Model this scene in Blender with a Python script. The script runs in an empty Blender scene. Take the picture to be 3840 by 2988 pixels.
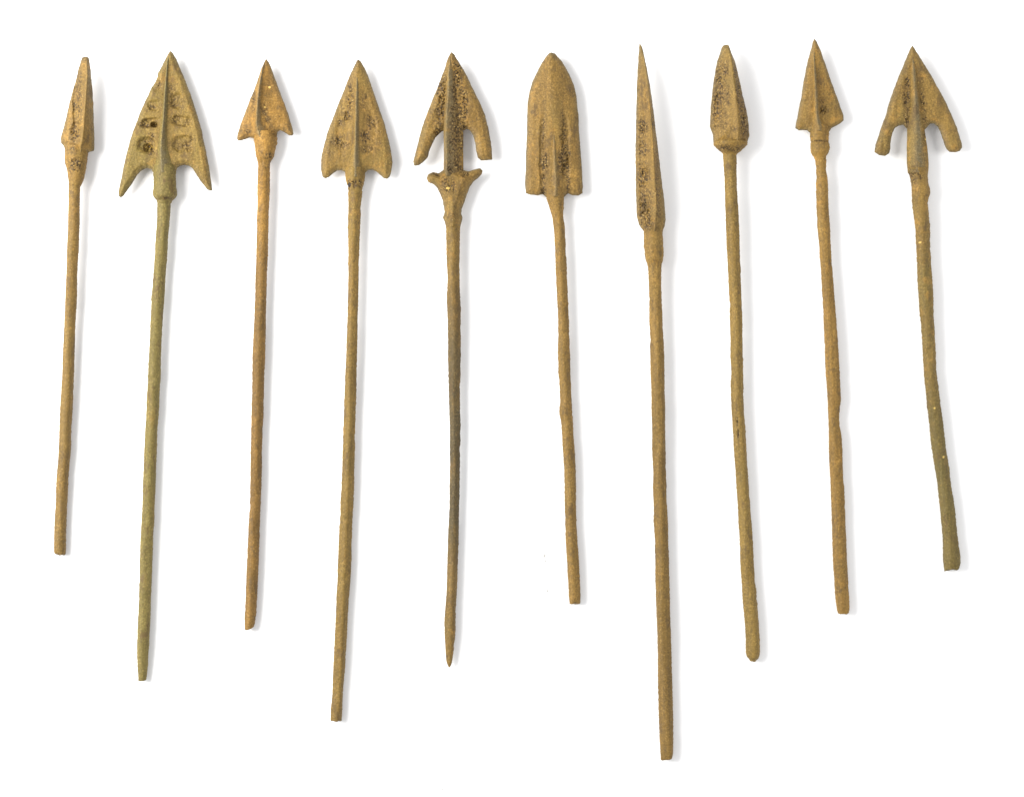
import bpy, math
import numpy as np

# ------------------------------------------------------------------ camera, light, exposure
scene = bpy.context.scene
COL = scene.collection
PX = 1e-4                       # one photograph pixel at the arrowheads is 0.1 mm
W, H = 3840.0, 2988.0
CAM_D = 1.0                     # camera height above the middle plane of the pieces
MID_Z = 0.0035

cam_d = bpy.data.cameras.new("camera")
cam_d.sensor_fit = 'HORIZONTAL'
cam_d.sensor_width = 36.0
cam_d.lens = 36.0 * CAM_D / (W * PX)
cam_d.clip_start = 0.01
cam_d.clip_end = 50.0
cam = bpy.data.objects.new("camera", cam_d)
cam.location = (0, 0, CAM_D + MID_Z)
COL.objects.link(cam)
scene.camera = cam

world = bpy.data.worlds.new("World")
scene.world = world
world.use_nodes = True
bg = world.node_tree.nodes["Background"]
bg.inputs["Color"].default_value = (0.98, 0.99, 1.0, 1)
bg.inputs["Strength"].default_value = 0.39

def softbox(name, loc, target, sx, sy, watts, col):
    l = bpy.data.lights.new(name, 'AREA')
    l.shape = 'RECTANGLE'; l.size = sx; l.size_y = sy
    l.energy = watts; l.color = col
    o = bpy.data.objects.new(name, l)
    o.location = loc
    d = np.array(target, float) - np.array(loc, float)
    from mathutils import Vector
    o.rotation_euler = Vector(d).to_track_quat('-Z', 'Y').to_euler()
    COL.objects.link(o)
    return o

softbox("softbox_key", (-0.60, 0.16, 0.46), (-0.02, 0.0, 0.0), 0.48, 0.56, 7.2, (1.0, 0.985, 0.96))
softbox("softbox_side", (0.72, 0.10, 0.52), (0.10, 0.0, 0.0), 0.30, 0.40, 1.6, (1.0, 0.99, 0.98))

vs = scene.view_settings
vs.view_transform = 'Standard'
vs.look = 'None'
vs.gamma = 1.0
vs.use_curve_mapping = False
vs.exposure = 0.90

# ------------------------------------------------------------------ helpers
def P(zx, zy, org):             # zoomed picture coordinate -> photograph pixel
    ox, oy, s = org
    return zx / s + ox, zy / s + oy

def _hash(ix, iy, iz, seed):
    h = (ix.astype(np.int64) * 374761393 + iy.astype(np.int64) * 668265263
         + iz.astype(np.int64) * 2147483647 * 3 + seed * 1442695041) & 0xFFFFFFFF
    h = ((h ^ (h >> 13)) * 1274126177) & 0xFFFFFFFF
    h = h ^ (h >> 16)
    return (h & 0xFFFF).astype(np.float64) / 65535.0

def noise(x, y, z, scale, seed=0):          # value noise, -1..1, feature size = scale
    x = np.asarray(x, float) / scale; y = np.asarray(y, float) / scale
    z = np.asarray(z, float) / scale + np.zeros_like(x)
    ix, iy, iz = np.floor(x), np.floor(y), np.floor(z)
    fx, fy, fz = x - ix, y - iy, z - iz
    sx, sy, sz = [f * f * (3 - 2 * f) for f in (fx, fy, fz)]
    r = 0
    for a in (0, 1):
        for b in (0, 1):
            for c in (0, 1):
                w = (sx if a else 1 - sx) * (sy if b else 1 - sy) * (sz if c else 1 - sz)
                r = r + w * _hash(ix + a, iy + b, iz + c, seed)
    return r * 2 - 1

def fbm(x, y, z, scale, seed=0, octv=3):
    r, a, t = 0, 1.0, 0
    for i in range(octv):
        r = r + a * noise(x, y, z, scale / 2 ** i, seed + 17 * i)
        t += a; a *= 0.55
    return r / t

def sdist(px, py, poly):                    # signed distance to a closed outline, + inside
    poly = np.asarray(poly, float)
    best = np.full(px.shape, 1e9); inside = np.zeros(px.shape, bool)
    n = len(poly)
    for i in range(n):
        x0, y0 = poly[i]; x1, y1 = poly[(i + 1) % n]
        dx, dy = x1 - x0, y1 - y0
        t = np.clip(((px - x0) * dx + (py - y0) * dy) / (dx * dx + dy * dy + 1e-9), 0, 1)
        best = np.minimum(best, (px - x0 - t * dx) ** 2 + (py - y0 - t * dy) ** 2)
        if y0 != y1:
            c = ((y0 > py) != (y1 > py)) & (px < dx * (py - y0) / (y1 - y0) + x0)
            inside ^= c
    d = np.sqrt(best)
    return np.where(inside, d, -d)

def smin(a, b, k):
    h = np.clip(0.5 + 0.5 * (b - a) / k, 0, 1)
    return b * (1 - h) + a * h - k * h * (1 - h)

def surface_nets(F, org, step):
    """closed quad surface of F = 0 (F > 0 inside) on a regular lattice"""
    S = F > 0
    nx, ny, nz = F.shape
    acc = np.zeros((nx - 1, ny - 1, nz - 1, 3)); cnt = np.zeros((nx - 1, ny - 1, nz - 1))
    def corner(a, b, c):
        return (slice(a, nx - 1 + a), slice(b, ny - 1 + b), slice(c, nz - 1 + c))
    for ax in range(3):
        o1, o2 = [i for i in range(3) if i != ax]
        for u in (0, 1):
            for v in (0, 1):
                c0 = [0, 0, 0]; c0[o1] = u; c0[o2] = v
                c1 = list(c0); c1[ax] = 1
                f0, f1 = F[corner(*c0)], F[corner(*c1)]
                m = (f0 > 0) != (f1 > 0)
                t = np.where(m, f0 / np.where(m, f0 - f1, 1), 0)
                for k in range(3):
                    acc[..., k] += m * (c0[k] + (t if k == ax else 0))
                cnt += m
    act = cnt > 0
    idx = -np.ones(act.shape, np.int64)
    cells = np.argwhere(act)
    idx[act] = np.arange(len(cells))
    V = (cells + acc[act] / cnt[act][:, None]) * step + np.asarray(org)
    quads = []
    for ax in range(3):
        o1, o2 = (ax + 1) % 3, (ax + 2) % 3
        sl0 = [slice(None)] * 3; sl1 = [slice(None)] * 3
        sl0[ax] = slice(0, -1); sl1[ax] = slice(1, None)
        a, b = S[tuple(sl0)], S[tuple(sl1)]
        e = np.argwhere(a != b)
        e = e[(e[:, o1] > 0) & (e[:, o2] > 0) & (e[:, o1] < F.shape[o1] - 1) & (e[:, o2] < F.shape[o2] - 1)]
        def g(d1, d2):
            q = e.copy(); q[:, o1] -= d1; q[:, o2] -= d2
            return idx[q[:, 0], q[:, 1], q[:, 2]]
        q = np.stack([g(1, 1), g(0, 1), g(0, 0), g(1, 0)], 1)
        flip = ~a[e[:, 0], e[:, 1], e[:, 2]]
        q[flip] = q[flip][:, ::-1]
        quads.append(q)
    return V, np.concatenate(quads)

def link_mesh(name, V, Q, mat, parent, attrs):
    me = bpy.data.meshes.new(name)
    Q = np.asarray(Q, np.int32)
    me.vertices.add(len(V)); me.vertices.foreach_set("co", np.ascontiguousarray(V, np.float32).ravel())
    me.loops.add(Q.size); me.loops.foreach_set("vertex_index", Q.ravel())
    me.polygons.add(len(Q))
    me.polygons.foreach_set("loop_start", np.arange(0, Q.size, Q.shape[1], dtype=np.int32))
    me.polygons.foreach_set("use_smooth", np.ones(len(Q), bool))
    me.update(calc_edges=True); me.validate()
    for k, a in attrs.items():
        at = me.attributes.new(k, 'FLOAT', 'POINT')
        at.data.foreach_set("value", np.ascontiguousarray(a, np.float32))
    me.materials.append(mat)
    o = bpy.data.objects.new(name, me)
    COL.objects.link(o)
    o.parent = parent
    return o

def place(xp, yp, zp, root_px, axis):
    """photograph pixels + height above the piece's own axis -> coordinates local to the piece"""
    x = (xp - root_px[0]) * PX
    y = -(yp - root_px[1]) * PX
    z = (zp + axis(yp)) * PX
    return np.stack([x, y, z], 1)

def spots(x, y, lst, org):
    m = np.zeros(x.shape)
    if not lst: return m
    wob = fbm(x, y, 0, 26, 77, 3)
    for cx, cy, rx, ry, s in lst:
        px, py = P(cx, cy, org)
        q = ((x - px) / (rx / org[2])) ** 2 + ((y - py) / (ry / org[2])) ** 2
        if s < 2: q = np.clip(q + 0.75 * wob, 0, None)      # ragged, fading rims
        m = np.maximum(m, s * (np.clip(1.25 - q, 0, 1) if s >= 2 else 1.1 * np.exp(-1.15 * q ** 1.3) * (q < 2.6)))
    return m

STEP = 1.7
GLINT = [None]                  # small bare-metal chips of the piece being built
def height_solid(name, d_fn, top_fn, bot_fn, box, mat, parent, root_px, axis, seed, pit_fn, rough=1.0, tone=0.0, wear_shade_fn=None):
    x0, x1, y0, y1 = box
    xs = np.arange(x0 - 8, x1 + 8, STEP); ys = np.arange(y0 - 8, y1 + 8, STEP)
    X, Y = np.meshgrid(xs, ys, indexing='ij')
    # outline wanders a little: worn, corroded edge
    d = d_fn(X, Y) + rough * (1.3 * fbm(X, Y, 0, 13, seed) + 1.0 * fbm(X, Y, 3, 45, seed + 1) - 3.0 * np.clip(noise(X, Y, 9, 17, seed + 21) - 0.62, 0, 1))
    pm = pit_fn(X, Y)
    n1 = fbm(X, Y, 7, 10, seed + 2, 2); n2 = noise(X, Y, 11, 4.5, seed + 3)
    pits = np.clip(n1 * 1.3 + 0.15, 0, 1) + np.clip(n2, 0, 1) * 0.6
    T = top_fn(X, Y, d)
    T = T + 0.9 * n1 * rough + 0.75 * n2 * rough + 1.3 * fbm(X, Y, 5, 40, seed + 4) - pm * pits * 7.5
    B = bot_fn(X, Y, d) + 0.8 * n1
    zs = np.arange(-float(B.max()) - 8, float(T.max()) + 8, STEP)
    Z = zs[None, None, :]
    F = smin(T[..., None] - Z, Z + B[..., None], 1.5)
    F = smin(F, d[..., None] + 0 * Z, 2.2)
    V, Q = surface_nets(F, (xs[0], ys[0], zs[0]), STEP)
    vx, vy, vz = V[:, 0], V[:, 1], V[:, 2]
    dd = d_fn(vx, vy)
    pmv = pit_fn(vx, vy) * (vz > 0)
    L = place(vx, vy, vz, root_px, axis)
    Q = Q[:, ::-1]                       # photograph y points down: mirror keeps normals outward
    return link_mesh(name, L, Q, mat, parent, 
                     {"pit": pmv, "edge": wear_shade_fn(vx, vy) if wear_shade_fn else np.maximum(np.exp(-np.clip(dd, 0, None) / 6.5), np.exp(-np.clip(vy - y0, 0, None) / 14.0)), "tone": np.full(len(V), tone), "glint": GLINT[0](vx, vy) * (vz > 0)})

def tube(name, rows, mat, parent, root_px, axis, seed, pit_fn, tail=False, head=True, slant=0.0, sides=30,
         rough=1.0, zr=1.0, facet=0.0, tone=0.0):
    rows = np.asarray(rows, float)
    ys = np.arange(rows[0, 0], rows[-1, 0], 2.6)
    # smoothed interpolation of the traced edges
    def ip(c):
        v = np.interp(ys, rows[:, 0], rows[:, c])
        k = np.hanning(9 if tail else 5); k /= k.sum(); pad = len(k) // 2
        return np.convolve(np.pad(v, pad, mode='edge'), k, mode='valid')
    xl, xr = ip(1), ip(2)
    c, r = (xl + xr) / 2, (xr - xl) / 2
    ny = len(ys)
    sc = np.ones(ny); yy = ys.copy()
    th = np.linspace(0, 2 * math.pi, sides, endpoint=False)
    # closing rings
    def cap(end):
        f = np.array([0.93, 0.72, 0.35, 0.04]); dy = np.array([1.2, 2.4, 3.0, 3.2])
        return f, dy
    f, dy = cap(True)
    c = np.concatenate([np.repeat(c[0], 4), c, np.repeat(c[-1], 4)])
    r = np.concatenate([r[0] * f[::-1], r, r[-1] * f])
    yy = np.concatenate([ys[0] - dy[::-1], ys, ys[-1] + dy])
    C, TH = np.meshgrid(c, th, indexing='ij'); R = np.repeat(r[:, None], sides, 1); Y = np.repeat(yy[:, None], sides, 1)
    nxp = C + R * np.cos(TH); nzp = R * np.sin(TH)
    k = np.clip(R / 20.0, 0.05, 1)
    disp = rough * k * (1.0 * fbm(nxp, Y, nzp, 11, seed, 3) + 0.8 * noise(nxp, Y, nzp, 4.5, seed + 5)
                        - 3.2 * np.clip(fbm(nxp, Y / 1.8, nzp, 24, seed + 31, 2) - 0.34, 0, 1) * 2 + 2.2 * np.clip(noise(nxp, Y, nzp, 15, seed + 33) - 0.6, 0, 1) * 2
                        + 0.9 * fbm(nxp, Y / 2.5, nzp, 38, seed + 1, 2) + 0.8 * fbm(nxp, Y, nzp, 70, seed + 9, 1))
    # long hammered flats
    ph = 1.3 * noise(Y * 0 + seed, Y, Y * 0, 260, seed + 2)
    disp = disp + facet * k * np.cos(4 * TH + 2 * ph)
    pm = pit_fn(nxp, Y)
    disp = disp - pm * k * (np.clip(fbm(nxp, Y, nzp, 10, seed + 3, 2) * 1.4 + 0.1, 0, 1) * 6)
    Rr = np.maximum(R + disp, 0.2)
    X = C + Rr * np.cos(TH); Z = Rr * np.sin(TH) * zr
    if tail:
        w = np.clip((yy - (ys[-1] - 30)) / 30, 0, 1)[:, None]
        Y = Y + w * (slant * (X - C) + 7.0 * fbm(X, Z, 0, 17, seed + 8, 2))
    n = len(yy)
    V = np.stack([X.ravel(), Y.ravel(), Z.ravel()], 1)
    i = np.arange(n - 1)[:, None] * sides; j = np.arange(sides)[None, :]; j2 = (j + 1) % sides
    Q = np.stack([i + j, i + j2, i + sides + j2, i + sides + j], -1).reshape(-1, 4)
    # end discs as quads of the last ring
    caps = []
    for base in (0, (n - 1) * sides):
        for a in range(0, sides // 2 - 1):
            q = [base + a, base + a + 1, base + sides - 2 - a, base + sides - 1 - a]
            caps.append(q if base else q[::-1])
    Q = np.concatenate([Q, np.array(caps)])
    L = place(V[:, 0], V[:, 1], V[:, 2], root_px, axis)
    return link_mesh(name, L, Q, mat, parent, 
                     {"pit": pm.ravel(), "edge": np.zeros(len(V)),
                      "tone": np.interp(V[:, 1], [t[0] for t in tone], [t[1] for t in tone]) if isinstance(tone, list) else np.full(len(V), float(tone)),
                      "glint": GLINT[0](V[:, 0], V[:, 1]) * (V[:, 2] > 0)})

# ------------------------------------------------------------------ materials
def bronze(name, ochre, brown, green, green_amt, orange_amt, seed, tone_col, dark=0.0):
    ochre, brown, green, tone_col = [tuple(a * k for a, k in zip(c_, (0.682, 0.652, 0.452))) for c_ in (ochre, brown, green, tone_col)]
    m = bpy.data.materials.new(name); m.use_nodes = True
    nt = m.node_tree; N = nt.nodes; Lk = nt.links
    bsdf = N["Principled BSDF"]
    tc = N.new("ShaderNodeTexCoord")
    mp = N.new("ShaderNodeMapping"); mp.inputs["Location"].default_value = (seed * 0.371, seed * 0.193, seed * 0.517)
    Lk.new(tc.outputs["Object"], mp.inputs["Vector"])
    def nz(size_px, detail=3, rough=0.6, stretch=None):
        src = mp.outputs["Vector"]
        if stretch:
            mm = N.new("ShaderNodeMapping"); mm.inputs["Scale"].default_value = stretch
            Lk.new(src, mm.inputs["Vector"]); src = mm.outputs["Vector"]
        n = N.new("ShaderNodeTexNoise"); n.inputs["Scale"].default_value = 1.0 / (size_px * PX)
        n.inputs["Detail"].default_value = detail; n.inputs["Roughness"].default_value = rough
        Lk.new(src, n.inputs["Vector"]); return n.outputs["Fac"]
    def ramp(fac, lo, hi, v0=0.0, v1=1.0):
        r = N.new("ShaderNodeMapRange"); r.interpolation_type = 'SMOOTHSTEP'
        r.inputs["From Min"].default_value = lo; r.inputs["From Max"].default_value = hi
        r.inputs["To Min"].default_value = v0; r.inputs["To Max"].default_value = v1
        Lk.new(fac, r.inputs["Value"]); return r.outputs["Result"]
    def math_(op, a, b):
        n = N.new("ShaderNodeMath"); n.operation = op; n.use_clamp = False
        for i, v in enumerate((a, b)):
            if isinstance(v, (int, float)): n.inputs[i].default_value = v
            else: Lk.new(v, n.inputs[i])
        return n.outputs[0]
    def mix(fac, a, b, mode='MIX'):
        n = N.new("ShaderNodeMix"); n.data_type = 'RGBA'; n.blend_type = mode
        if isinstance(fac, (int, float)): n.inputs[0].default_value = fac
        else: Lk.new(fac, n.inputs[0])
        for i, v in ((6, a), (7, b)):
            if isinstance(v, tuple): n.inputs[i].default_value = (*v, 1)
            else: Lk.new(v, n.inputs[i])
        return n.outputs[2]
    def attr(nm):
        a = N.new("ShaderNodeAttribute"); a.attribute_name = nm; return a.outputs["Fac"]
    pit, edge, tone = attr("pit"), attr("edge"), attr("tone")
    c = mix(ramp(nz(60, 4, 0.65, (1, 0.45, 1)), 0.40, 0.66), ochre, brown)
    c = mix(math_('MULTIPLY', ramp(nz(150, 3, 0.6, (1, 0.4, 1)), 0.44, 0.66), green_amt), c, green)
    c = mix(math_('MULTIPLY', ramp(nz(38, 3, 0.6), 0.52, 0.70), orange_amt), c, (0.39, 0.205, 0.040))
    # patina of the tang
    c = mix(math_('MULTIPLY', tone, ramp(nz(70, 4, 0.65, (1, 0.35, 1)), 0.28, 0.52, 0.45, 1.0)), c, tone_col)
    # long streaks
    st = ramp(nz(13, 3, 0.6, (1, 0.10, 1)), 0.35, 0.65, 0.88, 1.12)
    sc = N.new("ShaderNodeCombineColor")
    for i in range(3): Lk.new(st, sc.inputs[i])
    c = mix(1.0, c, sc.outputs[0], 'MULTIPLY')
    # worn grey bevels and rib crests, with shade painted on the ribs' right flanks
    c = mix(math_('MULTIPLY', math_('MULTIPLY', edge, 0.9), ramp(nz(25, 3, 0.6), 0.30, 0.55, 0.4, 1.0)), c, WEAR_SHADE)
    # fine grain of the crust
    g = ramp(nz(6.5, 3, 0.75), 0.30, 0.70, 0.66, 1.32)
    gc = N.new("ShaderNodeCombineColor")
    for i in range(3): Lk.new(g, gc.inputs[i])
    c = mix(ramp(nz(85, 3, 0.6), 0.36, 0.62, 0.45, 1.0), c, gc.outputs[0], 'MULTIPLY')
    # irregular darker stains along the metal
    c = mix(ramp(nz(42, 5, 0.72, (1, 0.55, 1)), 0.535, 0.65, 0.0, 0.68), c, (0.092, 0.057, 0.022))
    # soil and dark corrosion sitting in the pits, with bare bright grains between
    patch = math_('MULTIPLY', pit, ramp(nz(30, 3, 0.65), 0.36, 0.58, 0.25, 1.25))
    c = mix(math_('MULTIPLY', math_('MINIMUM', patch, 1.0), ramp(nz(20, 3, 0.6), 0.35, 0.60, 0.15, 0.75)), c, (0.135, 0.078, 0.024))
    soil = ramp(nz(7.5, 2, 0.55), 0.46, 0.545)
    c = mix(math_('MULTIPLY', soil, math_('MINIMUM', patch, 0.90)), c, (0.036, 0.022, 0.008))
    grains = math_('MULTIPLY', ramp(nz(6.5, 1, 0.5), 0.64, 0.70), math_('ADD', math_('MULTIPLY', patch, 0.60), 0.16))
    c = mix(grains, c, (0.41, 0.275, 0.095))
    c = mix(ramp(pit, 1.45, 1.9), c, (0.014, 0.010, 0.006))
    # scattered dark flecks everywhere
    fl = math_('MULTIPLY', ramp(nz(11, 3, 0.7), 0.58, 0.68), 0.6 + dark)
    c = mix(fl, c, (0.085, 0.055, 0.022))
    c = mix(attr("glint"), c, (0.62, 0.42, 0.115))
    Lk.new(c, bsdf.inputs["Base Color"])
    bsdf.inputs["Roughness"].default_value = 0.62
    bsdf.inputs["Specular IOR Level"].default_value = 0.24
    b1 = N.new("ShaderNodeBump"); b1.inputs["Strength"].default_value = 0.85; b1.inputs["Distance"].default_value = 2.0 * PX
    Lk.new(nz(8, 4, 0.7), b1.inputs["Height"]); Lk.new(b1.outputs[0], bsdf.inputs["Normal"])
    return m

OCH, BRN, GRN = (0.310, 0.190, 0.064), (0.235, 0.142, 0.050), (0.205, 0.160, 0.058)
WEAR_SHADE = (0.132, 0.110, 0.062)  # grey of worn edges, also used for shade painted on the ribs

def sheet_material():
    m = bpy.data.materials.new("white_paper"); m.use_nodes = True
    nt = m.node_tree; b = nt.nodes["Principled BSDF"]
    b.inputs["Base Color"].default_value = (0.88, 0.88, 0.885, 1)
    b.inputs["Roughness"].default_value = 0.9
    b.inputs["Specular IOR Level"].default_value = 0.1
    n = nt.nodes.new("ShaderNodeTexNoise"); n.inputs["Scale"].default_value = 900
    bp = nt.nodes.new("ShaderNodeBump"); bp.inputs["Strength"].default_value = 0.05; bp.inputs["Distance"].default_value = 0.0002
    nt.links.new(n.outputs["Fac"], bp.inputs["Height"]); nt.links.new(bp.outputs[0], b.inputs["Normal"])
    return m

# ------------------------------------------------------------------ the white sheet
S = 2.0
me = bpy.data.meshes.new("white_sheet")
me.from_pydata([(-S, -S, 0), (S, -S, 0), (S, S, 0), (-S, S, 0)], [], [(0, 1, 2, 3)])
me.materials.append(sheet_material())
sheet = bpy.data.objects.new("white_sheet", me); COL.objects.link(sheet)
sheet["kind"] = "structure"

# crumbs of soil and lint lying on the sheet
def crumbs():
    rng = np.random.RandomState(5)
    V, Fc = [], []
    for px, py, r in ((2040, 2084, 9), (2045, 2104, 6), (2052, 2216, 7), (2038, 2070, 4), (735, 2915, 6), (1656, 2962, 5), (741, 2922, 3),
                      (1112, 1830, 3), (2890, 1500, 3), (3300, 2600, 3), (500, 2700, 3)):
        cx, cy = (px - W / 2) * PX, -(py - H / 2) * PX
        n0 = len(V); k = 7
        for i in range(k):
            a = 2 * math.pi * i / k; rr = r * PX * rng.uniform(0.6, 1.2)
            V.append((cx + rr * math.cos(a), cy + rr * math.sin(a), 0.00002))
        V.append((cx, cy, r * PX * 0.45))
        Fc += [(n0 + i, n0 + (i + 1) % k, n0 + k) for i in range(k)]
    me = bpy.data.meshes.new("dust"); me.from_pydata(V, [], Fc)
    m = bpy.data.materials.new("pale_lint"); m.use_nodes = True
    m.node_tree.nodes["Principled BSDF"].inputs["Base Color"].default_value = (0.52, 0.51, 0.49, 1)
    me.materials.append(m)
    o = bpy.data.objects.new("dust", me); COL.objects.link(o)
    o["kind"] = "stuff"; o["label"] = "faint specks of pale dust on the white sheet"
crumbs()

# ------------------------------------------------------------------ traced shapes
# zoomed coordinates, each list with its own origin and scale
R1, R2, R3, R4 = [(x, 700, 2.42667) for x in (180, 1080, 1980, 2880)]
R5, R6, R7, R8 = [(x, 1400, 2.42667) for x in (180, 1080, 1980, 2880)]
R9, R10 = (180, 2100, 2.42667), (1080, 2100, 2.42667)
R11, R12 = (1980, 2100, 2.1233), (2700, 2100, 2.184)

def rows_of(*pairs):
    out = []
    for org, lst in pairs:
        for y, a, b in lst:
            xa, yy = P(a, y, org); xb, _ = P(b, y, org)
            if out and yy <= out[-1][0] + 1: continue
            out.append((yy, xa, xb))
    return out

def ridge_fn(rows, org):
    r = np.array([(P(x, y, org)[1], P(x, y, org)[0], h) for x, y, h in rows])
    return lambda Y: (np.interp(Y, r[:, 0], r[:, 1]), np.interp(Y, r[:, 0], r[:, 2]))

def pillow(d, w):
    t = np.clip(d / w, 0, 1)
    return 0.35 * np.sqrt(np.clip(1 - (1 - t) ** 2, 0, 1)) + 0.65 * np.minimum(t * 1.25, 1)

def sstep(t):
    t = np.clip(t, 0, 1); return t * t * (3 - 2 * t)

GROUP = "bronze arrowheads laid side by side in a row"
def arrowhead(label, cfg):
    org = cfg['org']; seed = cfg['seed']; mat = cfg['mat']
    out = [P(x, y, org) for x, y in cfg['outline']]
    shaft = cfg['tang']
    yt, yb = min(p[1] for p in out), shaft[-1][0]
    xt, xb = sum(p[0] for p in out) / len(out), (shaft[-1][1] + shaft[-1][2]) / 2
    root_px = ((xt + xb) / 2, (yt + yb) / 2)
    hz, tz = cfg['head_z'], cfg.get('tail_z', 22.0)
    yh = cfg.get('head_y', P(0, cfg['outline'][len(out) // 2][1], org)[1])
    axis = lambda y: hz + (tz - hz) * np.clip((y - yh) / (yb - yh), 0, 1) + 1.6   # lies on the head's belly and the tail end
    root = bpy.data.objects.new("arrowhead", None)
    root.empty_display_size = 0.01
    root.location = ((root_px[0] - W / 2) * PX, -(root_px[1] - H / 2) * PX, 0.0)
    COL.objects.link(root)
    root["label"] = label; root["category"] = "arrowhead"; root["group"] = GROUP
    pits = cfg.get('pits', []); tp = cfg.get('tang_pits', [])
    pit_fn = lambda X, Y: spots(X, Y, pits, org)
    tpit_fn = lambda X, Y: spots(X, Y, tp, org)
    gl = [(cx, cy, rx, ry, 3.0) for cx, cy, rx, ry in cfg.get('chips', [])]
    GLINT[0] = lambda X, Y: np.clip(spots(X, Y, gl, org), 0, 1)
    d_fn = lambda X, Y: sdist(X, Y, out)
    e, b, bw = cfg.get('edge', 2.5), cfg.get('body', 7), cfg.get('bevel', 16)
    a, pw, soft = cfg.get('tent', 0), cfg.get('pow', 1.0), cfg.get('soft', 3.0)
    ridge = ridge_fn(cfg['ridge'], org) if 'ridge' in cfg else None
    hollows = cfg.get('hollows', [])
    def top(X, Y, d):
        t = e + b * pillow(d, bw)
        if ridge:
            xr, hr = ridge(Y)
            dr = np.sqrt((X - xr) ** 2 + soft ** 2) - soft
            dp = np.clip(d, 0, None)
            u = dp / (dp + dr + 1e-6)
            t = t + a * hr * u ** pw
        for cx, cy, rx, ry, dep in hollows:
            px, py = P(cx, cy, org)
            q = (np.abs((X - px) / (rx / org[2])) ** 2.5 + np.abs((Y - py) / (ry / org[2])) ** 2.5) ** (1 / 2.5)
            q = q + 0.30 * fbm(X, Y, 2, 20, seed + 7, 3)
            t = t - dep * sstep((1.15 - q) / 0.5)
        return np.where(d < 0, e, t)
    def bot(X, Y, d):
        t = e + b * pillow(d, bw)
        if ridge:
            xr, hr = ridge(Y)
            dp = np.clip(d, 0, None)
            t = t + 0.55 * a * hr * dp / (dp + np.abs(X - xr) + 4)
        return np.where(d < 0, e, np.minimum(t, max(hz - 2, 6)))
    xs_, ys_ = [p[0] for p in out], [p[1] for p in out]
    blade = height_solid("blade", d_fn, top, bot, (min(xs_), max(xs_), min(ys_), max(ys_)), mat, root, root_px, axis, seed, pit_fn)
    if 'rib' in cfg:
        r = np.array([(P(0, y, org)[1], P(xl, 0, org)[0], P(xm, 0, org)[0], P(xr, 0, org)[0], h) for y, xl, xm, xr, h in cfg['rib']])
        rp = cfg.get('rib_pow', 1.0)
        def rib_lines(Y):
            return [np.interp(Y, r[:, 0], r[:, k]) for k in (1, 2, 3, 4)]
        def rd(X, Y):
            xl, xm, xr, h = rib_lines(Y)
            return np.minimum(np.minimum(X - xl, xr - X), np.minimum(Y - r[0, 0], r[-1, 0] - Y))
        def rtop(X, Y, d):
            xl, xm, xr, h = rib_lines(Y)
            t = np.where(X < xm, (xm - X) / np.maximum(xm - xl, 1), (X - xm) / np.maximum(xr - xm, 1))
            t = np.clip(np.sqrt(t * t + 0.003) - 0.02, 0, 1)
            tent = 1 - t; rnd = np.sqrt(np.clip(1 - t * t, 0, 1))
            mixr = cfg.get('rib_round', 0.35)
            return np.maximum(3 + h * (tent * (1 - mixr) + rnd * mixr), 2)
        def rbot(X, Y, d):
            xl, xm, xr, h = rib_lines(Y)
            t = np.clip(np.abs(X - (xl + xr) / 2) / np.maximum((xr - xl) / 2, 1), 0, 1)
            return np.minimum(3 + 0.8 * h * np.sqrt(1 - t * t), hz - 1)
        def crest(vx, vy):
            xl, xm, xr, h = rib_lines(vy)
            u = (vx - xm) / np.maximum(xr - xm, 4)
            return cfg.get('rib_wear_shade', 0.8) * np.where(u < 0, np.exp(u * 5), np.exp(-np.clip(u - 0.35, 0, None) * 4))  # worn crest; the wide spread to the right paints the rib's shaded side
        height_solid("midrib", rd, rtop, rbot, (r[:, 1].min(), r[:, 3].max(), r[0, 0], r[-1, 0]), mat, blade, root_px, axis, seed + 40,
                     lambda X, Y: spots(X, Y, cfg.get('rib_pits', []), org), 0.8, tone=cfg.get('rib_tone', 0.0), wear_shade_fn=crest)
    if 'socket' in cfg:
        tube("socket", cfg['socket'], mat, root, root_px, axis, seed + 60, pit_fn, rough=1.3, sides=44, tone=cfg.get('socket_tone', 0.0))
    if 'collar' in cfg:
        cout = [P(x, y, org) for x, y in cfg['collar']]
        cx_, cy_ = [p[0] for p in cout], [p[1] for p in cout]
        height_solid("collar", lambda X, Y: sdist(X, Y, cout), lambda X, Y, d: 1.5 + 34 * pillow(d, 38), lambda X, Y, d: 1.5 + 26 * pillow(d, 38),
                     (min(cx_), max(cx_), min(cy_), max(cy_)), mat, root, root_px, axis, seed + 70, pit_fn, 1.2)
    tube("tang", shaft, mat, root, root_px, axis, seed + 80, tpit_fn, tail=True, slant=cfg.get('slant', 0.0),
         facet=cfg.get('facet', 0.5), rough=cfg.get('tang_rough', 1.0), tone=cfg.get('tone', 0.0))
    return root

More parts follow.
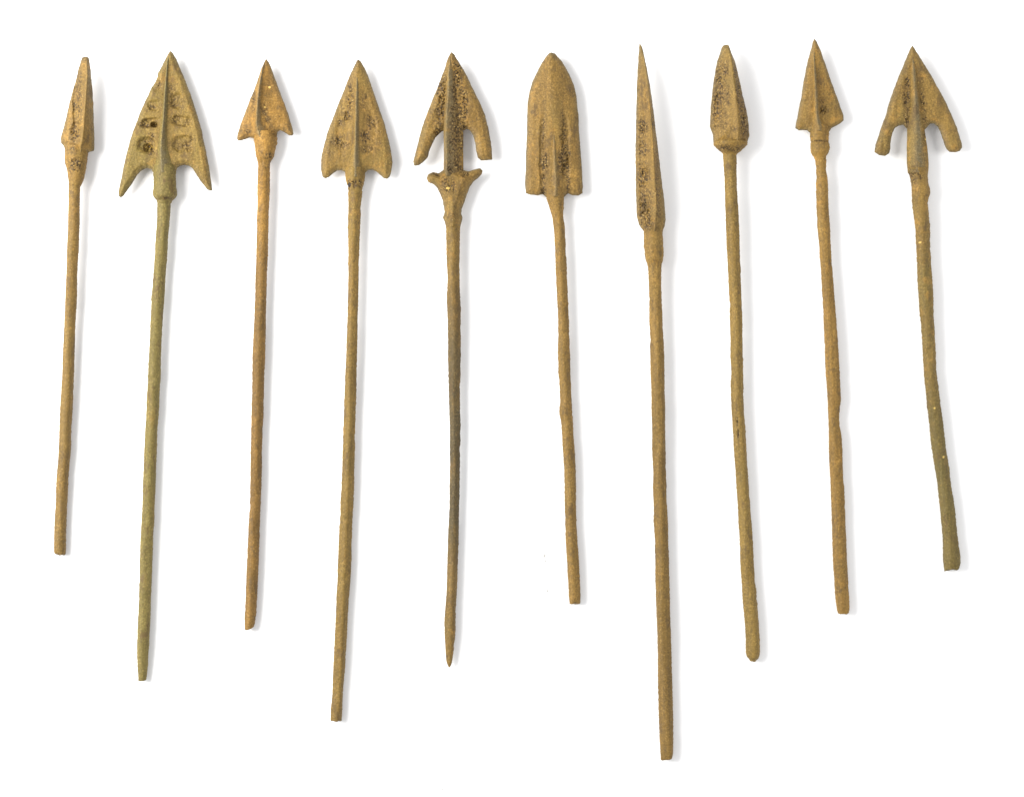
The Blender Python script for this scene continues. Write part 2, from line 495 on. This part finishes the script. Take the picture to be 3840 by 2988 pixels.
# ---- 1: slim three-edged head
o = (180, 180, 2.8333)
arrowhead("slim narrow arrowhead with a blunt tip and three-edged blade, shortest tang of the row", dict(
    org=o, seed=101, mat=bronze("bronze_one", OCH, BRN, GRN, 0.40, 0.35, 1, (0.220,0.142,0.056)), tone=[(750,0.2),(1000,0.7),(2100,0.8)], head_z=52, head_y=420,
    outline=[(368,108),(400,98),(440,108),(448,140),(460,240),(472,350),(482,440),(490,580),(494,760),(500,940),(500,1075),(492,1103),
             (455,1108),(425,1125),(380,1140),(240,1130),(185,1085),(172,1045),(145,1015),(140,960),(160,900),(190,790),(225,640),(262,490),(298,360),(335,220),(360,140)],
    ridge=[(425,110,6),(443,300,30),(436,500,42),(424,700,48),(410,900,52),(395,1010,48),(370,1090,34)], tent=1.0, soft=2, body=5, pow=1.0,
    hollows=[(320,620,42,330,7),(320,900,55,120,6)],
    pits=[(330,600,60,320,0.7),(310,900,60,140,1.0),(345,380,50,120,0.5),(310,1260,70,70,1.3),(270,1090,100,50,0.7)],
    socket=rows_of((o, [(1040,200,420),(1085,188,428),(1135,190,430),(1190,184,422),(1240,190,415),(1300,210,408),(1380,222,390),(1430,228,372),(1470,226,352)])),
    tang=rows_of((o, [(1440,228,362)]), (R1, [(0,193,300),(200,190,295),(400,187,285),(600,178,282),(750,170,273),(900,162,268),(1060,158,265),(1200,152,255),(1400,143,245),(1560,135,238)]),
         (R5, [(0,130,235),(200,117,230),(350,110,222),(500,103,212),(650,97,208),(800,88,195),(900,80,185),(1000,74,178),(1150,68,173),(1300,58,165),(1450,52,160),(1600,48,158),(1640,54,152)])),
    slant=0.0))

# ---- 2: big greenish barbed head with sunk windows
o = (400, 160, 2.6133)
arrowhead("greenish arrowhead with long pointed barbs and sunken pitted panels beside a thin midrib", dict(
    org=o, seed=202, mat=bronze("bronze_two", (0.300,0.205,0.072),(0.235,0.155,0.054),(0.215,0.180,0.066),0.5,0.25,2,(0.212,0.172,0.072)), tone=1.0, socket_tone=0.9, rib_tone=0.85, head_z=40,
    outline=[(630,85),(655,110),(690,175),(725,265),(762,345),(790,420),(822,500),(848,585),(880,680),(905,765),(935,870),(950,960),(975,1060),(992,1150),(1010,1240),(1020,1320),(1032,1390),(1038,1450),
             (1015,1455),(985,1440),(955,1400),(915,1350),(880,1295),(850,1240),(815,1212),(770,1203),(725,1210),(692,1235),(680,1275),(460,1275),(440,1245),(405,1232),(370,1240),(335,1262),(305,1295),(275,1345),(240,1400),(200,1455),(170,1500),
             (140,1522),(122,1508),(118,1470),(130,1400),(150,1310),(170,1220),(195,1100),(230,970),(265,860),(300,775),(330,690),(370,600),(408,520),(440,445),(470,400),(500,345),(505,300),(545,235),(580,160),(610,105)],
    body=16, bevel=22,
    hollows=[(690,575,60,85,8),(735,775,100,58,9),(755,1000,105,80,10),(500,430,50,70,6),(470,625,65,55,7),(430,795,100,48,9),(405,1010,90,80,11),(470,812,34,28,10),(412,1035,48,42,12)],
    pits=[(670,590,60,70,0.6),(740,610,40,50,0.6),(690,760,60,55,0.75),(790,800,50,45,0.8),(700,1010,70,60,0.6),(790,1030,60,60,0.8),(840,960,30,40,0.5),(520,420,40,60,0.6),(450,650,60,50,0.6),(530,620,30,50,0.5),(385,800,70,45,0.9),(440,930,40,40,0.9),(380,980,60,60,0.8),(440,1080,40,40,0.7),(470,812,36,30,2.6),(412,1035,50,44,2.8),(640,460,40,60,0.5),(570,1535,90,16,0.9)],
    rib=[(95,622,628,636,4),(200,585,604,625,22),(400,568,592,620,28),(560,555,582,618,32),(750,535,572,615,36),(900,515,558,612,38),(1050,495,548,625,40),(1190,470,555,670,42),(1285,462,560,682,42)],
    socket=rows_of((o, [(1200,468,672),(1260,462,680),(1400,462,685),(1470,455,692),(1500,455,692),(1525,470,676),(1548,492,642),(1580,500,632)])),
    tang=rows_of((o, [(1540,498,636)]), (R1, [(140,998,1118),(250,995,1112),(350,990,1105),(450,983,1095),(600,975,1090),(700,967,1080),(850,957,1068),(1000,945,1057),(1150,938,1047),(1300,930,1040),(1450,925,1033),(1600,917,1027)]),
         (R5, [(0,912,1025),(200,900,1013),(350,893,1008),(500,885,995),(700,877,988),(850,870,982),(1000,863,977),(1150,860,970),(1300,852,967),(1450,843,960),(1600,836,952)]),
         (R9, [(0,832,948),(200,828,942),(350,823,935),(500,817,930),(650,810,922),(750,807,918),(850,808,912),(950,812,905),(1050,817,895),(1095,818,888)]))))

# ---- 3: small triangular head
o = (840, 200, 3.3967)
arrowhead("small orange-tan triangular arrowhead with two short uneven barbs, left one hanging lower", dict(
    org=o, seed=303, mat=bronze("bronze_three", (0.375,0.215,0.068),(0.300,0.170,0.055),(0.26,0.18,0.07),0.35,0.55,3,(0.195,0.115,0.043),0.1), tone=[(600,0.0),(850,0.15),(1000,0.75),(1200,1.0),(2400,0.8)], head_z=40,
    outline=[(543,72),(575,120),(610,210),(650,320),(690,430),(735,550),(785,680),(825,800),(855,900),(880,985),(888,1030),(870,1050),(830,1050),(790,1025),(750,1000),(715,985),(685,1000),(678,1060),
             (380,1090),(330,1080),(280,1095),(225,1115),(180,1118),(165,1090),(172,1030),(195,960),(235,850),(280,735),(330,600),(390,460),(440,310),(485,190),(515,115)],
    chips=[(588,445,16,13),(530,700,10,10)],
    body=9, bevel=16, ridge=[(535,90,3),(490,300,10),(460,700,14),(445,1000,16)], tent=1.0, pow=1.0,
    pits=[(530,740,40,90,0.9),(380,600,30,160,0.55),(310,1010,40,40,0.6),(560,860,50,60,0.6),(580,440,60,120,0.3),(570,1320,60,50,0.8),(640,1100,40,120,0.4)],
    rib=[(90,530,538,545,4),(200,476,500,532,22),(450,425,462,512,36),(700,394,440,508,42),(900,388,430,530,42),(1000,388,445,610,38),(1090,380,480,676,40)],
    socket=rows_of((o, [(1000,390,650),(1080,378,680),(1150,388,675),(1230,398,655),(1320,408,635),(1370,425,605),(1400,435,590),(1480,438,582)])),
    tang=rows_of((o, [(1440,437,584),(1600,434,584)]), (R1, [(0,1908,2020),(150,1908,2015),(300,1902,2008),(450,1900,2005),(600,1897,2003),(800,1890,1993),(1000,1885,1987),(1200,1877,1982),(1400,1868,1977),(1550,1863,1973)]),
         (R5, [(0,1858,1967),(200,1857,1963),(400,1850,1958),(600,1846,1950),(800,1842,1945),(1000,1838,1940),(1200,1832,1935),(1400,1822,1928),(1550,1815,1922)]),
         (R9, [(0,1808,1915),(200,1803,1908),(350,1795,1898),(500,1788,1890),(600,1788,1880),(632,1792,1872)])), slant=-0.42))

# ---- 4: broad leaf with rounded barbs
o = (1160, 200, 3.0886)
arrowhead("broad triangular arrowhead with short rounded barbs and dark pits where the tang begins", dict(
    org=o, seed=404, mat=bronze("bronze_four", (0.320,0.200,0.068),(0.255,0.157,0.054),GRN,0.35,0.30,4,(0.205,0.140,0.052)), tone=[(700,0.0),(950,0.3),(1300,0.7),(2700,0.7)], head_z=38,
    outline=[(568,72),(600,100),(640,170),(690,290),(720,380),(765,510),(805,630),(850,760),(895,900),(925,1020),(948,1130),(965,1260),(955,1360),(935,1430),(905,1458),(865,1452),(825,1415),(780,1375),(730,1352),(685,1355),(650,1385),(640,1440),
             (422,1440),(410,1380),(375,1358),(325,1360),(275,1395),(225,1440),(185,1458),(152,1435),(135,1360),(133,1250),(145,1170),(170,1070),(205,940),(255,800),(310,660),(370,510),(420,380),(465,270),(510,170),(545,100)],
    body=10, bevel=26, ridge=[(565,85,3),(555,300,8),(545,900,12),(540,1300,12)], tent=1.0, pow=1.2,
    hollows=[(700,900,90,260,4),(390,900,80,260,4),(400,500,50,120,3)],
    pits=[(470,500,45,160,0.9),(640,560,50,120,0.6),(440,750,50,70,1.1),(360,1030,110,70,1.0),(650,980,60,100,0.9),(720,800,80,120,0.6),(690,1110,120,60,0.6),(465,1530,26,50,1.8),(530,1525,35,40,1.5),(590,1520,25,40,1.2),(350,810,30,40,1.0),(750,1000,100,200,0.3)],
    rib=[(85,558,566,574,4),(250,530,556,590,18),(500,510,552,605,28),(750,500,548,605,32),(1000,490,543,610,34),(1200,465,538,620,36),(1330,430,540,640,38),(1440,420,540,642,38)],
    socket=rows_of((o, [(1330,415,645),(1400,414,646),(1480,425,640),(1560,445,620),(1620,455,608),(1660,457,604)])),
    tang=rows_of((o, [(1600,453,612)]), (R2, [(20,548,683),(60,550,676),(150,552,665),(300,550,657),(500,548,650),(700,550,643),(900,550,640),(1100,543,637),(1300,538,632),(1500,530,628)]),
         (R6, [(0,522,622),(150,518,620),(300,513,615),(500,507,610),(700,500,605),(900,493,600),(1100,485,593),(1250,478,587),(1400,470,580),(1550,463,577)]),
         (R10, [(0,458,572),(200,450,562),(350,440,550),(550,432,540),(700,425,533),(900,415,522),(1050,407,512),(1200,402,500),(1350,392,492),(1455,388,485)])), facet=1.3))

# ---- 5: broken barbed head with forked collar
o = (1500, 170, 2.3274)
arrowhead("arrowhead with long thick barbs and gaps above a broken fork-shaped collar, sharp pointed tail", dict(
    org=o, seed=505, mat=bronze("bronze_five", (0.310,0.192,0.064),(0.240,0.145,0.047),GRN,0.3,0.40,5,(0.104,0.080,0.050),0.1), tone=[(850,0.0),(1050,0.35),(1300,0.85),(1500,1.0),(1950,1.0),(2150,0.5),(2500,0.25)], head_z=44,
    outline=[(447,65),(475,85),(510,145),(550,210),(590,280),(630,370),(670,450),(710,530),(745,620),(770,720),(790,830),(803,920),(803,1000),(760,1008),(710,1010),(680,985),(665,930),(658,860),(640,790),(610,745),(580,735),(555,750),(500,790),
             (420,790),(385,745),(350,770),(310,810),(280,870),(255,930),(240,985),(205,1020),(165,1050),(125,1055),(115,1020),(140,930),(165,830),(200,700),(240,590),(275,500),(320,390),(360,280),(395,190),(420,115)],
    body=14, bevel=26,
    pits=[(370,400,40,200,1.2),(490,300,55,180,1.3),(540,560,60,180,1.2),(360,600,50,150,0.9),(300,640,50,90,0.4),(420,1240,80,80,0.9),(340,760,50,40,1.0),(560,690,60,50,1.1),(330,1130,60,30,0.8),(570,1130,60,30,0.9),(450,1500,60,60,0.4)],
    rib=[(80,436,443,452,4),(150,420,437,470,14),(250,408,430,492,28),(450,390,424,522,36),(650,380,408,550,42),(800,380,405,553,44),(1000,385,408,553,44),(1150,380,415,556,40)],
    chips=[(420,1255,16,10),(535,860,5,5)], rib_round=0.25, rib_pits=[(495,400,35,330,1.1),(490,800,60,360,1.0),(475,1080,80,80,0.9)],
    collar=[(385,1085),(470,1060),(555,1095),(600,1105),(650,1085),(700,1075),(722,1095),(715,1130),(680,1165),(640,1195),(610,1240),(585,1300),(560,1380),(540,1430),(535,1470),(548,1510),(535,1555),(520,1610),(500,1640),(430,1640),
            (408,1610),(390,1545),(375,1505),(388,1460),(385,1420),(370,1350),(350,1300),(325,1245),(290,1212),(245,1195),(235,1165),(245,1130),(290,1108),(340,1120)],
    tang=rows_of((o, [(1580,402,528)]), (R2, [(400,1443,1562),(600,1445,1560),(800,1452,1560),(1000,1450,1563),(1200,1455,1570),(1400,1458,1570),(1550,1455,1570)]),
         (R6, [(0,1460,1568),(150,1463,1563),(300,1468,1563),(450,1472,1568),(600,1475,1568),(800,1475,1563),(950,1472,1562),(1100,1472,1560),(1250,1468,1555),(1400,1463,1552),(1550,1457,1550)]),
         (R10, [(0,1453,1545),(150,1448,1540),(300,1443,1533),(450,1430,1528),(550,1425,1525),(650,1427,1522),(750,1430,1515),(850,1433,1505),(920,1438,1494),(960,1450,1484),(982,1463,1472)])), facet=1.0))

# ---- 6: round-nosed spade shape
o = (1900, 170, 2.4286)
arrowhead("spade-like arrowhead with rounded nose, straight parallel sides and square shoulders", dict(
    org=o, seed=606, mat=bronze("bronze_six", (0.300,0.186,0.064),(0.258,0.158,0.055),(0.235,0.170,0.068),0.4,0.30,6,(0.235,0.145,0.052)), tone=[(800,0.1),(1200,0.6),(2400,0.5)], head_z=38,
    outline=[(405,68),(440,80),(465,110),(505,155),(545,220),(585,300),(615,380),(635,460),(645,560),(655,650),(658,760),(668,900),(680,1050),(688,1170),(695,1290),(692,1350),(650,1370),(600,1368),(560,1350),(520,1385),
             (360,1385),(330,1358),(280,1370),(220,1365),(172,1352),(168,1260),(175,1100),(178,950),(185,800),(185,650),(192,520),(210,420),(240,320),(285,230),(320,160),(355,110),(380,78)],
    body=12, bevel=26, ridge=[(405,80,8),(412,300,24),(430,500,26),(430,800,20),(440,1300,16)], tent=1.0, pow=1.0, soft=12,
    hollows=[(325,1030,30,330,6),(535,960,38,360,7)],
    pits=[(335,850,24,260,0.55),(345,1060,40,100,1.35),(335,1270,26,130,0.9),(510,640,22,90,0.7),(522,850,34,170,0.95),(522,1060,56,140,1.4),(555,1260,30,100,0.7)],
    rib=[(500,415,430,450,14),(650,385,430,478,26),(800,372,430,490,32),(950,367,432,495,35),(1100,360,440,505,37),(1250,348,448,525,38),(1385,356,445,524,38)], rib_round=0.3, rib_wear_shade=0.5,
    tang=rows_of((o, [(1300,345,530),(1370,357,525),(1420,370,522),(1500,395,518),(1560,414,512)]), (R3, [(250,213,320),(320,228,328),(400,237,335),(600,248,345),(800,255,353),(1000,265,362),(1200,273,372),(1330,275,375),(1450,272,380),(1560,273,384),(1650,276,386)]),
         (R7, [(0,275,387),(40,285,388),(180,295,393),(270,294,398),(310,286,400),(370,287,402),(420,300,407),(550,310,412),(700,318,425),(850,330,432),(1000,333,438),(1200,337,438),(1400,340,443),(1550,345,455)]),
         (R11, [(0,308,407),(100,315,410),(200,322,414),(300,328,417),(345,334,413)])), slant=-0.1))

# ---- 7: needle-like bodkin
o = (2300, 140, 1.8878)
arrowhead("longest piece, a needle-like arrowhead tapering to a fine point with dark-pitted flat faces", dict(
    org=o, seed=707, mat=bronze("bronze_seven", (0.318,0.200,0.068),(0.265,0.162,0.056),(0.23,0.17,0.065),0.35,0.22,7,(0.205,0.128,0.047)), tone=[(1000,0.1),(1300,0.45),(1700,0.9),(2900,0.7)], head_z=46,
    outline=[(183,40),(205,75),(220,140),(240,240),(260,350),(285,540),(300,660),(318,830),(340,1000),(358,1150),(370,1290),(362,1340),(345,1375),(225,1390),
             (205,1365),(180,1330),(165,1270),(160,1150),(157,1000),(156,800),(160,600),(163,400),(170,230),(178,110)],
    ridge=[(190,80,5),(213,140,14),(238,330,26),(262,600,36),(274,800,42),(286,1000,46),(298,1200,48),(290,1330,42),(285,1390,34)], tent=1.1, soft=1.5, body=4, bevel=10,
    hollows=[(200,900,16,420,3)],
    pits=[(205,650,32,80,0.9),(210,800,35,70,0.8),(210,1000,38,120,1.1),(222,1200,40,130,1.5),(230,1310,50,60,0.9),(310,1000,25,360,0.5),(275,620,18,60,0.7)],
    socket=rows_of((o, [(1340,205,352),(1400,215,348),(1450,213,350),(1520,218,353),(1570,225,350),(1610,240,340),(1650,246,338),(1680,247,337)])),
    tang=rows_of((o, [(1630,244,338)]), (R3, [(760,1092,1215),(900,1095,1213),(1050,1102,1218),(1200,1105,1222),(1400,1110,1232),(1550,1113,1238)]),
         (R7, [(0,1117,1240),(200,1122,1243),(300,1123,1248),(500,1127,1250),(700,1132,1252),(900,1138,1258),(1100,1142,1262),(1300,1147,1268),(1500,1153,1275)]),
         (R11, [(0,1015,1120),(200,1018,1125),(400,1022,1132),(600,1030,1138),(800,1035,1143),(1000,1038,1150),(1200,1043,1155),(1400,1050,1160),(1540,1056,1159),(1585,1060,1150)])), facet=1.2))

# ---- 8: stout pyramid
o = (2600, 150, 3.2692)
arrowhead("stout pyramid-shaped arrowhead with blunt tip, heavily pitted faces and flat collared base without barbs", dict(
    org=o, seed=808, mat=bronze("bronze_eight", (0.325,0.208,0.072),(0.265,0.166,0.057),(0.24,0.18,0.072),0.35,0.18,8,(0.250,0.172,0.062)), tone=[(600,0.6),(2600,0.8)], head_z=50,
    outline=[(385,72),(415,65),(437,90),(455,150),(490,230),(515,310),(545,430),(575,560),(600,680),(635,820),(660,940),(675,1040),(685,1190),(665,1240),(655,1265),(490,1300),(330,1300),(240,1270),(235,1180),(215,1120),(197,1070),(205,950),(212,800),(225,660),(245,510),(265,380),(290,270),(320,180),(340,110),(360,80)],
    ridge=[(425,75,10),(443,250,30),(474,500,44),(500,700,52),(520,900,56),(528,1080,56),(520,1300,50)], tent=1.0, soft=6, body=6, bevel=12, pow=0.9,
    hollows=[(300,800,50,300,4)],
    pits=[(330,500,75,220,1.1),(300,750,75,200,1.2),(370,400,60,110,1.0),(410,700,25,180,0.7),(260,960,50,160,0.9),(330,1050,80,120,0.6),(595,850,50,220,1.4),(615,1060,55,140,1.4),(535,620,30,180,1.4),(505,420,28,90,1.4),(320,900,100,250,0.6),(480,1120,70,60,0.5),(430,1345,160,40,1.1)], tang_pits=[(519,4590,5,80,2.0),(529,4690,6,80,2.1),(541,4800,6,80,2.1),(551,4900,6,70,2.0),(559,4985,5,60,2.0)],
    socket=rows_of((o, [(1245,262,640),(1252,246,654),(1262,240,660),(1290,241,655),(1306,246,646),(1312,256,636),(1345,285,605),(1375,325,570),(1398,355,536),(1425,364,524)])),
    tang=rows_of((o, [(1390,362,526),(1440,365,522),(1560,368,522),(1680,379,525)]), (R3, [(0,1790,1895),(200,1797,1908),(400,1803,1918),(600,1810,1922),(800,1820,1930),(1000,1832,1940),(1200,1838,1946),(1400,1842,1950),(1550,1845,1955)]),
         (R7, [(0,1848,1957),(100,1842,1960),(250,1848,1962),(400,1857,1970),(600,1870,1982),(800,1882,1993),(1000,1895,2008),(1200,1908,2022),(1400,1922,2036),(1550,1933,2047)]),
         (R12, [(0,168,275),(200,185,290),(350,190,305),(500,205,318),(650,212,325),(750,217,330),(790,221,326),(812,236,308),(826,262,284)])), facet=1.0))

# ---- 9: small triangle with ringed socket
o = (2930, 130, 3.09)
arrowhead("small yellow-tan triangular arrowhead with sloping shoulders and a short stepped socket", dict(
    org=o, seed=909, mat=bronze("bronze_nine", (0.345,0.210,0.068),(0.285,0.170,0.056),(0.25,0.18,0.07),0.4,0.45,9,(0.240,0.146,0.052)), tone=[(650,0.0),(1000,0.4),(2400,0.8)], head_z=38,
    outline=[(383,52),(410,90),(440,150),(475,250),(510,350),(550,470),(590,580),(630,690),(665,790),(695,870),(720,950),(718,1000),(680,1035),(620,1065),(575,1090),(552,1130),
             (325,1140),(300,1115),(250,1110),(200,1112),(160,1085),(165,1040),(185,960),(205,850),(230,720),(255,560),(280,420),(305,310),(335,190),(362,90)],
    body=9, bevel=16, ridge=[(378,70,3),(370,300,9),(395,750,13),(405,1100,14)], tent=1.0, pow=1.0,
    pits=[(485,890,50,55,1.4),(465,775,35,40,0.8),(290,700,30,200,0.25),(550,1090,30,30,0.7),(450,1243,120,9,1.0)],
    rib=[(70,372,379,388,6),(300,350,366,395,24),(500,350,376,415,34),(750,352,385,442,40),(930,348,392,452,42),(1010,342,400,480,42),(1130,328,430,552,36)], rib_round=0.5,
    socket=rows_of((o, [(1050,335,545),(1150,328,553),(1235,333,553),(1250,339,548),(1268,334,556),(1320,335,563),(1370,343,550),(1392,356,536),(1415,372,527),(1460,390,520),(1500,396,518)])),
    tang=rows_of((o, [(1450,388,522),(1560,398,518),(1660,402,532)]), (R4, [(0,435,545),(200,440,553),(350,447,563),(500,462,570),(600,470,575),(700,478,580),(800,487,588),(950,493,600),(1100,500,612),(1250,507,625),(1400,513,637),(1550,522,647)]),
         (R8, [(0,527,652),(100,535,658),(180,540,663),(250,545,667),(310,547,657),(400,550,650),(480,553,655),(560,555,670),(680,557,680),(800,562,680),(950,570,685),(1050,572,697),(1200,578,703),(1400,585,708),(1550,590,715)]),
         (R12, [(0,930,1040),(100,935,1048),(250,945,1055),(350,952,1062),(420,962,1061),(440,968,1054)]))))

# ---- 10: wide arrow with long blunt barbs
o = (3230, 150, 2.5738)
arrowhead("wide arrowhead with long blunt-ended barbs standing clear of its stem, bent greenish tang", dict(
    org=o, seed=1010, mat=bronze("bronze_ten", (0.305,0.195,0.068),(0.245,0.154,0.054),(0.205,0.162,0.063),0.5,0.35,10,(0.158,0.126,0.054)), tone=[(800,0.15),(1300,0.3),(1550,0.7),(1750,1.0),(2000,0.85),(2200,0.8)], head_z=40,
    outline=[(490,55),(520,100),(570,185),(620,265),(670,345),(720,440),(770,525),(815,610),(855,700),(890,780),(920,850),(945,930),(968,1000),(972,1040),(950,1075),(900,1090),(850,1085),(820,1060),(798,1010),(780,950),(760,890),(735,840),(700,812),(665,812),(638,840),(600,880),
             (470,890),(425,850),(400,825),(360,830),(320,855),(298,900),(285,960),(278,1050),(265,1100),(225,1122),(170,1115),(125,1085),(135,1020),(160,940),(190,850),(225,750),(260,630),(300,510),(345,390),(395,270),(440,155),(470,90)],
    body=14, bevel=24,
    pits=[(435,400,30,130,0.9),(430,620,36,200,0.75),(565,400,25,110,0.6),(580,600,28,110,0.9),(600,760,40,90,0.8),(500,1330,70,60,0.9),(440,760,40,100,0.9)],
    rib=[(75,478,487,500,4),(250,460,488,525,20),(450,462,500,545,30),(650,458,508,572,34),(850,440,515,605,36),(1050,437,520,634,36),(1200,438,522,648,36),(1290,448,525,642,34)], rib_round=0.6,
    chips=[(788, 4020, 10, 10), (695, 3554, 8, 8), (643, 4937, 7, 7), (556, 1959, 9, 9), (612, 965, 7, 7)],
    rib_pits=[(600,980,24,200,0.5),(500,1250,60,40,0.4)],
    socket=rows_of((o, [(1240,446,642),(1275,450,640),(1320,465,640),(1380,478,648),(1440,482,662),(1490,485,665),(1530,488,646),(1580,495,640)])),
    tang=rows_of((o, [(1500,489,646)]), (R4, [(130,1308,1455),(250,1322,1463),(400,1340,1472),(550,1348,1475),(700,1355,1480),(850,1362,1492),(1000,1370,1500),(1150,1380,1505),(1300,1395,1515),(1450,1408,1525),(1550,1415,1527)]),
         (R8, [(0,1423,1533),(100,1432,1548),(250,1447,1565),(400,1465,1585),(550,1480,1603),(700,1498,1625),(850,1520,1648),(1000,1545,1668),(1150,1560,1690),(1300,1577,1708),(1450,1590,1727),(1600,1598,1745)]),
         (R12, [(0,1832,1970),(40,1838,1970),(75,1842,1960)])), slant=-0.12, tang_rough=1.5))
